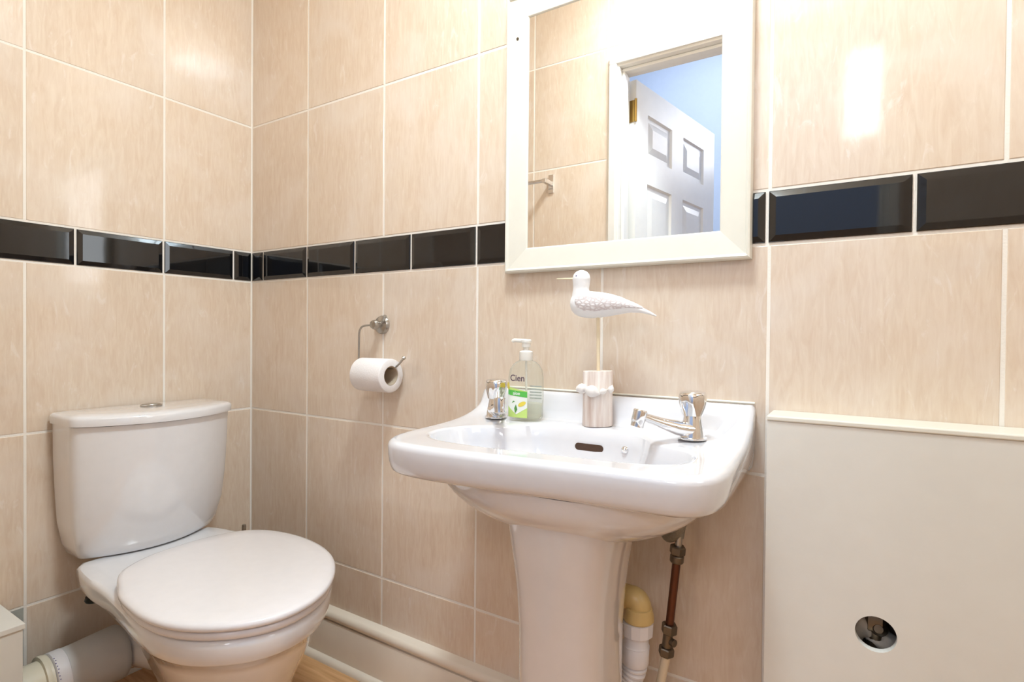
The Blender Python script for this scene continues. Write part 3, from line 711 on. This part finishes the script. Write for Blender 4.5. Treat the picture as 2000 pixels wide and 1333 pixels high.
def patch(name, pts, m, d):
    """flat print: polygon (x, z) triangulated finely enough to follow the bottle"""
    bm = bmesh.new(); f = bm.faces.new([bm.verts.new((a, 0, b)) for a, b in pts]); 
    for x in [i*0.003-0.033 for i in range(23)]:
        bmesh.ops.bisect_plane(bm, geom=bm.verts[:]+bm.edges[:]+bm.faces[:], plane_co=(x, 0, 0), plane_no=(1, 0, 0))
    for v in bm.verts: v.co = bfront(v.co.x, v.co.z, d)
    me = bpy.data.meshes.new(name); bm.to_mesh(me); bm.free(); return link(name, me, m, sb)
LX0, LX1 = -0.033, 0.012
patch('label_base', [(LX0, 0.006), (LX1, 0.006), (LX1, 0.058), (LX0, 0.066)], M['lime'], 0.0005)
patch('label_panel', [(LX0, 0.028), (-0.012, 0.012), (LX1, 0.026), (LX1, 0.046), (LX0, 0.051)], M['white_print'], 0.0008)
patch('label_band', [(LX0, 0.050), (LX1, 0.046), (LX1, 0.057), (LX0, 0.060)], M['green'], 0.0011)
patch('label_flower', [(-0.034+0.006*math.cos(t*PI/6), 0.067+0.008*math.sin(t*PI/6)) for t in range(-3, 12)][:12], M['yellow'], 0.0013)
patch('label_flower', [(0.001+0.0085*math.cos(t*PI/7), 0.033+0.0055*math.sin(t*PI/7+0.6)) for t in range(14)], M['yellow'], 0.0013)
patch('label_leaf', [(-0.014, 0.014), (-0.009, 0.022), (-0.012, 0.032), (-0.016, 0.024)], M['leaf'], 0.0015)
patch('label_leaf', [(-0.022, 0.034), (-0.014, 0.037), (-0.018, 0.039)], M['leaf'], 0.0015)
text('label_lettering', 'Cien', 0.0175, M['ink'], sb, lambda x, y: bfront(x-0.010, y+0.083, 0.0012), bold=True)
text('label_lettering', 'aloe', 0.0095, M['white_print'], sb, lambda x, y: bfront(x-0.011, y+0.0535, 0.0018), bold=True)
# printed panel on the back, seen through the bottle
for i in range(5):
    z = 0.040+0.006*i
    bl = box('back_print', (0.0, BDP-0.0004, z), (0.026, BDP+0.0002, z+0.0028), M['grey_print'], sb)

# ------------------------------------------------------------------ gull ornament
go = empty('bird_ornament', (1.195, -0.067, 0.7315), 'white carved wooden seabird on a rod in a driftwood block, behind the basin bowl', 'ornament', rz=math.radians(7))
bk = []
for z, r in ((0.0, 0.0275), (0.002, 0.0285), (0.05, 0.0278), (0.100, 0.0282), (0.1025, 0.0275)):
    bk.append([Vector((r*(1+0.03*math.sin(3*t_*2*PI/40+1))*math.cos(t_*2*PI/40), 0.80*r*(1+0.03*math.sin(2*t_*2*PI/40))*math.sin(t_*2*PI/40), z+0.001*math.cos(t_*2*PI/40))) for t_ in range(40)])
loft('wood_block', bk, M['block'], go, sharp=40)
tube('rod', [(0.002, 0, 0.095), (0.0, 0, 0.205)], 0.0032, M['rod'], go, 12)
# string and shells round the block
st = tube('string', [Vector((0.0298*math.cos(a*PI/20), 0.0248*math.sin(a*PI/20), 0.068+0.002*math.sin(a*0.9))) for a in range(41)], 0.0014, M['cord'], go, 8)
def shell(x, y, z, r, ax, name='shell'):
    return lathe(name, [(0.0, -r*1.25), (r*0.5, -r*1.0), (r*0.92, -r*0.4), (r, 0.1*r), (r*0.8, r*0.6), (r*0.4, r*1.1), (0.0, r*1.5)], M['shell'], go, origin=(x, y, z), axis=ax, n=20, lobes=8, amp=0.0)
shell(-0.024, -0.018, 0.0695, 0.0098, (1, 0.1, 0.1)); shell(-0.002, -0.0275, 0.0665, 0.0112, (1, 0, -0.3)); shell(0.018, -0.0245, 0.067, 0.0055, (1, 0.5, 0.4)); shell(0.030, -0.014, 0.0705, 0.0058, (0.3, 0.2, 1))
# bird: one continuous carved body
body = []
for x, z, ry, rz in ((-0.0545, 0.229, 0.002, 0.003), (-0.0515, 0.229, 0.010, 0.013), (-0.044, 0.2285, 0.0155, 0.021), (-0.032, 0.2275, 0.020, 0.0245), (-0.015, 0.2265, 0.0225, 0.0255), (0.005, 0.226, 0.0220, 0.0240), (0.025, 0.2255, 0.0195, 0.0205), (0.045, 0.224, 0.0155, 0.0155), (0.062, 0.221, 0.011, 0.010), (0.078, 0.2165, 0.007, 0.0060), (0.095, 0.2105, 0.0045, 0.0034), (0.108, 0.2045, 0.002, 0.0015)):
    body.append([Vector((x, ry*math.cos(2*PI*k/28), z+rz*math.sin(2*PI*k/28))) for k in range(28)])
b1 = loft('b1', body, None, None)
neck = []
for x, y, z, r in ((-0.034, 0, 0.235, 0.017), (-0.034, 0, 0.247, 0.0155), (-0.0335, 0, 0.258, 0.0145), (-0.033, 0, 0.268, 0.0155), (-0.033, 0, 0.276, 0.0163), (-0.033, 0, 0.284, 0.0145), (-0.033, 0, 0.290, 0.009), (-0.033, 0, 0.2925, 0.002)):
    neck.append([Vector((x+r*1.06*math.cos(2*PI*k/28), 0.92*r*math.sin(2*PI*k/28), z)) for k in range(28)])
b2 = loft('b2', neck, None, None)
bb = join_raw('bird_body', [b1, b2], M['bird_white'], go); remesh(bb, 0.0013, 7)
lathe('beak', [(0.0022, 0), (0.0018, 0.01), (0.001, 0.034), (0.0, 0.036)], M['rod'], go, origin=(-0.047, 0, 0.2765), axis=(-1, -0.1, 0.02), n=10)
for s in (-1, 1):
    lathe('eye', [(0.0014, 0), (0.0012, 0.0006), (0, 0.0009)], M['dots'], go, origin=(-0.039, s*0.0128, 0.2805), axis=(-0.3, s, 0.1), n=10)
for s in (-1, 1):       # carved folded wings, laid on each flank and running back over the tail
    wr_ = []
    for x, z, hz, th in ((-0.040, 0.232, 0.004, 0.0005), (-0.036, 0.2315, 0.011, 0.0022), (-0.022, 0.231, 0.0165, 0.0032), (0.0, 0.2305, 0.0175, 0.0035), (0.02, 0.2305, 0.0150, 0.0035), (0.04, 0.2285, 0.0112, 0.0034), (0.058, 0.2265, 0.0072, 0.0030), (0.074, 0.2225, 0.0038, 0.0024), (0.084, 0.2195, 0.0010, 0.001)):
        ring = []
        bx = [c_ for c_ in ((-0.0545, .002, .003, .229), (-0.0515, .010, .013, .229), (-0.044, .0155, .021, .2285), (-0.032, .020, .0245, .2275), (-0.015, .0225, .0255, .2265), (0.005, .022, .024, .226), (0.025, .0195, .0205, .2255), (0.045, .0155, .0155, .224), (0.062, .011, .010, .221), (0.078, .007, .006, .2165), (0.095, .0045, .0034, .2105))]
        i = max(j for j in range(len(bx)-1) if bx[j][0] <= x); f = (x-bx[i][0])/(bx[i+1][0]-bx[i][0])
        ry = bx[i][1]*(1-f)+bx[i+1][1]*f; rz_ = bx[i][2]*(1-f)+bx[i+1][2]*f; zc = bx[i][3]*(1-f)+bx[i+1][3]*f
        for k in range(16):
            a = 2*PI*k/16; zz = z+hz*math.cos(a); q = max(0.0, 1-((zz-zc)/(rz_*1.06))**2); yb = ry*math.sqrt(q)*0.93
            yv = max(yb, ry*0.25)+th*math.sin(a)*0.8+0.0008
            ring.append(Vector((x, s*yv, zz)))
        wr_.append(ring)
    loft('wing', wr_, M['feather'], go, sharp=60)

# ------------------------------------------------------------------ toilet roll holder and roll
th = empty('toilet_roll_holder', (0.569, 0, 0.923), 'chrome wire toilet roll holder with a round wall plate, screwed to the tiles', 'holder')
lathe('wall_plate', [(0.024, 0.0), (0.024, 0.004), (0.021, 0.009), (0.012, 0.012), (0.010, 0.013)], M['steel'], th, axis=(0, -1, 0), n=32)
lathe('post', [(0.0085, 0.010), (0.0085, 0.020), (0.0115, 0.023), (0.0125, 0.030), (0.010, 0.036), (0.0, 0.039)], M['steel'], th, axis=(0, -1, 0), n=24)
tube('hook_peg', [(0.006, -0.012, 0.004), (0.022, -0.018, 0.012), (0.030, -0.022, 0.022)], [0.0035, 0.0030, 0.0045], M['steel'], th, 12)
wp = arc_path([(0.0, -0.030, 0.0), (-0.054, -0.030, -0.004), (-0.056, -0.030, -0.1085), (0.074, -0.030, -0.1085), (0.101, -0.030, -0.083)], 0.022, 8)
tube('wire_arm', wp, 0.0026, M['steel'], th, 10)
lathe('wire_tip', [(0.0, -0.004), (0.0045, -0.002), (0.0048, 0.002), (0.0, 0.0055)], M['steel'], th, origin=(0.102, -0.030, -0.082), axis=(0.72, 0, 0.69), n=14)
tl = empty('toilet_roll', (0.594, -0.046, 0.7975), 'part-used white toilet roll hanging on the wire holder', 'toilet roll')
def ringx(x, r, n=48): return [Vector((x, r*math.cos(2*PI*k/n), r*math.sin(2*PI*k/n))) for k in range(n)]
ro, ri, hl = 0.0415, 0.0235, 0.051
loft('paper', [ringx(-hl, ri+0.0006), ringx(-hl, ro-0.002), ringx(-hl+0.001, ro-0.0005), ringx(-hl+0.003, ro), ringx(hl-0.003, ro), ringx(hl-0.001, ro-0.0005), ringx(hl, ro-0.002), ringx(hl, ri+0.0006)], M['paper'], tl, closed=True, sharp=50)
loft('cardboard_core', [ringx(-hl+0.001, ri), ringx(hl-0.001, ri), ringx(hl-0.001, ri-0.0012), ringx(-hl+0.001, ri-0.0012)], M['card'], tl, closed=True, sharp=50)

# ------------------------------------------------------------------ toilet
to = empty('toilet', (0.0, -0.34, 0.0), 'white close-coupled toilet with its lid down, standing against the left wall', 'toilet')
TO = Vector((0.0, -0.34, 0.0))
def cis(z, hwid, xc_, xm, n=40, r=0.018, x0=0.012):
    """plan: straight back at x0, ends to xc_, bowed front up to xm; corner radius r"""
    pts = [Vector((x0, -hwid, 0)), Vector((xc_, -hwid, 0))]
    for k in range(1, 12):
        y = -hwid+2*hwid*k/12; pts.append(Vector((xc_+(xm-xc_)*(1-(y/hwid)**2), y, 0)))
    pts += [Vector((xc_, hwid, 0)), Vector((x0, hwid, 0))]
    # round the four corners
    out = []
    P = pts; m_ = len(P)
    for i in range(m_):
        if i in (0, 1, m_-2, m_-1):
            a = P[i-1]-P[i]; b = P[(i+1) % m_]-P[i]; rr_ = min(r, a.length*.45, b.length*.45) if i in (1, m_-2) else 0.004
            p0 = P[i]+a.normalized()*rr_; p1 = P[i]+b.normalized()*rr_
            for t in range(5):
                u = t/4; out.append((1-u)**2*p0+2*u*(1-u)*P[i]+u*u*p1)
        else: out.append(P[i])
    return [Vector((v.x, v.y+0.012, z)) for v in out]
loft('cistern', [cis(0.3685, 0.150, 0.085, 0.142), cis(0.372, 0.154, 0.09, 0.148), cis(0.395, 0.163, 0.10, 0.160), cis(0.45, 0.173, 0.112, 0.176), cis(0.52, 0.177, 0.12, 0.188), cis(0.60, 0.180, 0.125, 0.195), cis(0.683, 0.181, 0.128, 0.199)], M['china'], to, sharp=50)
lz = 0.684
loft('cistern_lid', [cis(lz, 0.182, 0.130, 0.201), cis(lz+0.001, 0.186, 0.134, 0.208), cis(lz+0.016, 0.187, 0.136, 0.210), cis(lz+0.021, 0.185, 0.134, 0.207), cis(lz+0.0245, 0.179, 0.128, 0.200), cis(lz+0.0265, 0.162, 0.11, 0.175, x0=0.02), cis(lz+0.0275, 0.115, 0.08, 0.12, x0=0.03)], M['china'], to, sharp=50)
lathe('flush_button', [(0.024, 0.0), (0.024, 0.003), (0.0215, 0.0045), (0.0205, 0.0035), (0.0195, 0.0055), (0, 0.0065)], M['steel'], to, origin=(0.085, 0.012, lz+0.0272), n=32)
# pan
SEAT = [(0.373, -0.525), (0.42, -0.543), (0.475, -0.552), (0.55, -0.556), (0.625, -0.542), (0.690, -0.505), (0.738, -0.450), (0.754, -0.385), (0.735, -0.310), (0.685, -0.243), (0.62, -0.192), (0.55, -0.163), (0.47, -0.150), (0.39, -0.154), (0.33, -0.172), (0.285, -0.210), (0.262, -0.270), (0.256, -0.345), (0.264, -0.42), (0.295, -0.482), (0.33, -0.508)]
seat_poly = [Vector((p.x, p.y)) for p in catmull([(a, b, 0) for a, b in SEAT], 5)]
SC = Vector((0.50, -0.355)); NS = 96
Rs = polar(seat_poly, SC, NS)
def seatring(s, z, dx=0.0, dy=0.0, inset=0.0):
    out = []
    for k in range(NS):
        th_ = 2*PI*k/NS; R_ = Rs[k]*s*0.985-inset
        out.append(Vector((SC.x+math.cos(th_)*R_+dx, SC.y+math.sin(th_)*R_+dy, z-0.005))-TO)
    return out
PANT = [(0.110, -0.497), (0.20, -0.512), (0.30, -0.518), (0.40, -0.530), (0.475, -0.540), (0.55, -0.545), (0.625, -0.532), (0.683, -0.498), (0.727, -0.447), (0.742, -0.385), (0.725, -0.315), (0.677, -0.25), (0.615, -0.202), (0.55, -0.174), (0.47, -0.163), (0.39, -0.165), (0.28, -0.165), (0.18, -0.170), (0.110, -0.185), (0.098, -0.20), (0.095, -0.34), (0.098, -0.482)]
pan_poly = [Vector((p.x, p.y)) for p in catmull([(a, b, 0) for a, b in PANT], 5)]
PC = Vector((0.42, -0.35)); Rp = polar(pan_poly, PC, NS)
def panring(z, f, foot, cx=None, inset=0.0, lift=None):
    """blend from the rim outline (f=1) to a foot ellipse"""
    out = []; fx, fy, fa, fb, fn = foot
    for k in range(NS):
        th_ = 2*PI*k/NS; c_, s_ = math.cos(th_), math.sin(th_)
        top = Vector((PC.x+c_*(Rp[k]-inset), PC.y+s_*(Rp[k]-inset)))
        re = 1/((abs(c_)/fa)**fn+(abs(s_)/fb)**fn)**(1/fn); bot = Vector((fx+c_*re, fy+s_*re))
        fr_ = f if f > 0.999 else f**(1+3.5*max(0.0, -c_)); p = bot.lerp(top, fr_); zz = z-0.005 if z > 0.01 else z
        out.append(Vector((p.x, p.y, zz))-TO)
    return out
FT = (0.430, -0.350, 0.155, 0.085, 2.6)
lf = lambda x: 0.0
pr_ = [panring(0.371, 1, FT, inset=0.05), panring(0.3725, 1, FT, inset=0.014), panring(0.371, 1, FT, inset=0.006), panring(0.366, 1, FT, inset=0.001), panring(0.358, 1, FT),
       panring(0.342, 1, FT, inset=0.002), panring(0.330, 1, FT, inset=0.005), panring(0.325, 1, FT, inset=0.009), panring(0.322, 1, FT, inset=0.016),
       panring(0.295, 0.93, FT, inset=0.022), panring(0.27, 0.83, FT, inset=0.024), panring(0.24, 0.68, FT, inset=0.024), panring(0.20, 0.46, FT, inset=0.02), panring(0.16, 0.26, FT), panring(0.12, 0.10, FT), panring(0.08, 0.02, FT), panring(0.03, 0.0, (0.415, -0.35, 0.18, 0.095, 2.6)), panring(0.0, 0.0, (0.415, -0.35, 0.185, 0.10, 2.8))]
loft('pan', pr_, M['china'], to, sharp=40)
loft('seat', [seatring(1.0, 0.3735, inset=0.014), seatring(1.0, 0.3745, inset=0.008), seatring(1.0, 0.380, inset=0.005), seatring(1.0, 0.3865, inset=0.006), seatring(1.0, 0.389, inset=0.010)], M['seat'], to, sharp=60)
loft('seat_lid', [seatring(1.0, 0.3905, inset=0.008), seatring(1.0, 0.3915, inset=0.003), seatring(1.0, 0.3945, inset=0.0005), seatring(1.0, 0.400, inset=0.001), seatring(1.0, 0.4035, inset=0.004), seatring(1.0, 0.4055, inset=0.012), seatring(0.8, 0.4075), seatring(0.4, 0.4085)], M['seat'], to, sharp=60)
# outlet spigot and dark flush inlet fitting
tube('outlet_spigot', [(0.32, -0.00, 0.14), (0.24, 0.0, 0.135), (0.16, -0.01, 0.128), (0.115, -0.03, 0.127), (0.103, -0.068, 0.127)], [0.05, 0.05, 0.049, 0.048, 0.046], M['china'], to, 28)
lathe('cistern_fixing', [(0.0, 0.0), (0.017, 0.0), (0.019, 0.004), (0.017, 0.012), (0.009, 0.014), (0.009, 0.085)], M['rubber'], to, origin=(0.085, -0.112, 0.262), n=20)

# ------------------------------------------------------------------ soil pipe connector
sp = empty('soil_pipe', (0.104, -0.50, 0.127), 'fat white plastic soil pipe connector low beside the toilet pan', 'pipe')
def pipe_y(name, prof, m): return lathe(name, prof, m, sp, axis=(0, 1, 0), n=48, sharp=40)
pipe_y('connector_sleeve', [(0.052, -0.033), (0.0555, -0.031), (0.0565, 0.0), (0.060, 0.045), (0.0625, 0.082), (0.0622, 0.091), (0.058, 0.096), (0.047, 0.097)], M['grey_plastic'])
pipe_y('connector_band', [(0.0535, -0.045), (0.0568, -0.043), (0.0572, -0.020), (0.055, -0.018)], M['white_plastic'])
tag(pipe_y('seal_ring', [(0.050, -0.062), (0.0570, -0.061), (0.0580, -0.0565), (0.0570, -0.052), (0.052, -0.051)], M['old_plastic']), 'raised yellowed sealing ring')
pipe_y('seal_ring', [(0.050, -0.0525), (0.0555, -0.0515), (0.0560, -0.047), (0.052, -0.046)], M['old_plastic'])
pipe_y('soil_pipe_end', [(0.049, -0.30), (0.049, -0.055)], M['old_plastic'])
for i in range(16):     # stamped dotted markings round the band
    a = math.radians(20+7.2*i)
    v = Vector((math.sin(a), 0, math.cos(a)))
    mk = box('stamp_mark', (-0.0010, -0.0010, -0.0003), (0.0010, 0.0010, 0.0004), M['dots'], sp)
    mk.location = (v.x*0.0571, -0.0415+0.001*math.sin(i*2.1), v.z*0.0571); mk.rotation_euler = (0, a, 0)

# ------------------------------------------------------------------ toilet brush in the corner
tb = empty('toilet_brush', (0.075, -0.072, 0.0), 'toilet brush standing in the corner, only its steel handle tip showing behind the toilet', 'toilet brush')
lathe('brush_holder', [(0.045, 0), (0.048, 0.003), (0.046, 0.12), (0.044, 0.125), (0.012, 0.127)], M['steel'], tb, n=32)
tube('brush_handle', [(-0.010, 0.008, 0.12), (-0.010, 0.008, 0.322), (-0.010, 0.008, 0.328)], [0.0062, 0.0062, 0.005], M['steel'], tb, 14)

# ------------------------------------------------------------------ hot supply pipe under the basin
su = empty('supply_pipe', (1.334, -0.06, 0), 'copper water supply pipe with isolating valve, rising to the right tap', 'pipe')
sv = lambda x, y, z: Vector((x-1.334, y+0.06, z))
tube('painted_pipe', [sv(1.306, -0.07, 0.0), sv(1.322, -0.07, 0.292), sv(1.3315, -0.07, 0.344)], 0.0078, M['cream_pipe'], su, 16)
tube('copper_pipe', [sv(1.3352, -0.07, 0.385), sv(1.3475, -0.07, 0.512)], 0.0072, M['copper'], su, 16)
dirp = Vector((0.09, 0, 1))
iv = tube('isolating_valve', [sv(1.3320, -0.07, 0.358), sv(1.3355, -0.07, 0.392)], [0.0085, 0.0085], M['old_brass'], su, 16)
def nut(x, z, r, h, sides=6, m='old_brass'): lathe('compression_nut', [(r*0.9, -h/2), (r, -h/2+0.002), (r, h/2-0.002), (r*0.9, h/2)], M[m], su, origin=sv(x, -0.07, z), axis=dirp, n=sides, sharp=20)
nut(1.3315, 0.350, 0.0135, 0.015); nut(1.3362, 0.391, 0.0135, 0.017)
lathe('valve_screw', [(0.0065, 0), (0.0065, 0.008), (0.002, 0.009)], M['old_brass'], su, origin=sv(1.340, -0.072, 0.370), axis=(1, -0.5, 0), n=14)
nut(1.3478, 0.516, 0.0118, 0.013, 24); nut(1.3490, 0.531, 0.0135, 0.015)
tube('hose_tail', [sv(1.3497, -0.07, 0.535), sv(1.351, -0.07, 0.556)], 0.0062, M['steel'], su, 14)
tube('flexible_hose', [Vector(p) for p in catmull([sv(1.351, -0.068, 0.552), sv(1.354, -0.066, 0.575), sv(1.362, -0.070, 0.62), sv(1.372, -0.085, 0.66), sv(1.38, -0.10, 0.70)], 6, closed=False)], 0.0076, M['braid'], su, 16)
# cold hose looping beside it
ch = tube('flexible_hose', [Vector(p) for p in catmull([(1.318, -0.02, 0.575), (1.320, -0.045, 0.552), (1.336, -0.072, 0.552), (1.353, -0.088, 0.572), (1.364, -0.095, 0.600), (1.365, -0.10, 0.65), (1.37, -0.105, 0.70)], 6, closed=False)], 0.0098, M['braid'], None, 16)
tag(ch, 'looped braided steel hose behind the basin, beside the copper pipe nut', 'hose')

# ------------------------------------------------------------------ basin waste
wt = empty('waste_trap', (1.28, -0.10, 0.0), 'yellowed plastic elbow and white ribbed waste pipe behind the pedestal', 'waste pipe')
wv = lambda x, y, z: Vector((x-1.28, y+0.10, z))
tube('elbow', arc_path([wv(1.20, -0.10, 0.442), wv(1.292, -0.10, 0.442), wv(1.292, -0.10, 0.415)], 0.036, 10), 0.0205, M['amber'], wt, 28)
lathe('inlet_nut', [(0.024, 0), (0.025, 0.002), (0.025, 0.018), (0.022, 0.02)], M['white_plastic'], wt, origin=wv(1.235, -0.10, 0.442), axis=(1, 0, 0), n=24)
lathe('elbow_collar', [(0.021, 0.012), (0.0235, 0.0105), (0.0245, 0.004), (0.0262, -0.002), (0.0265, -0.010), (0.0235, -0.014)], M['amber'], wt, origin=wv(1.291, -0.10, 0.4185), n=32)
lathe('trap_nut', [(0.024, 0.012), (0.0285, 0.011), (0.0275, -0.011), (0.020, -0.013)], M['white_plastic'], wt, origin=wv(1.2885, -0.10, 0.394), n=12, sharp=20)
lathe('trap_body', [(0.0215, 0.015), (0.0215, -0.004), (0.0235, -0.007), (0.0225, -0.0085), (0.0235, -0.010), (0.0235, -0.036), (0.0225, -0.040)], M['white_plastic'], wt, origin=wv(1.287, -0.10, 0.370), axis=(0.04, 0, 1), n=32)
fp = catmull([wv(1.2855, -0.10, 0.334), wv(1.282, -0.10, 0.315), wv(1.271, -0.10, 0.296), wv(1.252, -0.10, 0.280), wv(1.225, -0.09, 0.268), wv(1.195, -0.06, 0.262), wv(1.175, -0.015, 0.26)], 8, closed=False)
tube('ribbed_hose', fp, [0.0222 if i % 3 else 0.0185 for i in range(len(fp))], M['white_plastic'], wt, 28, sharp=25)
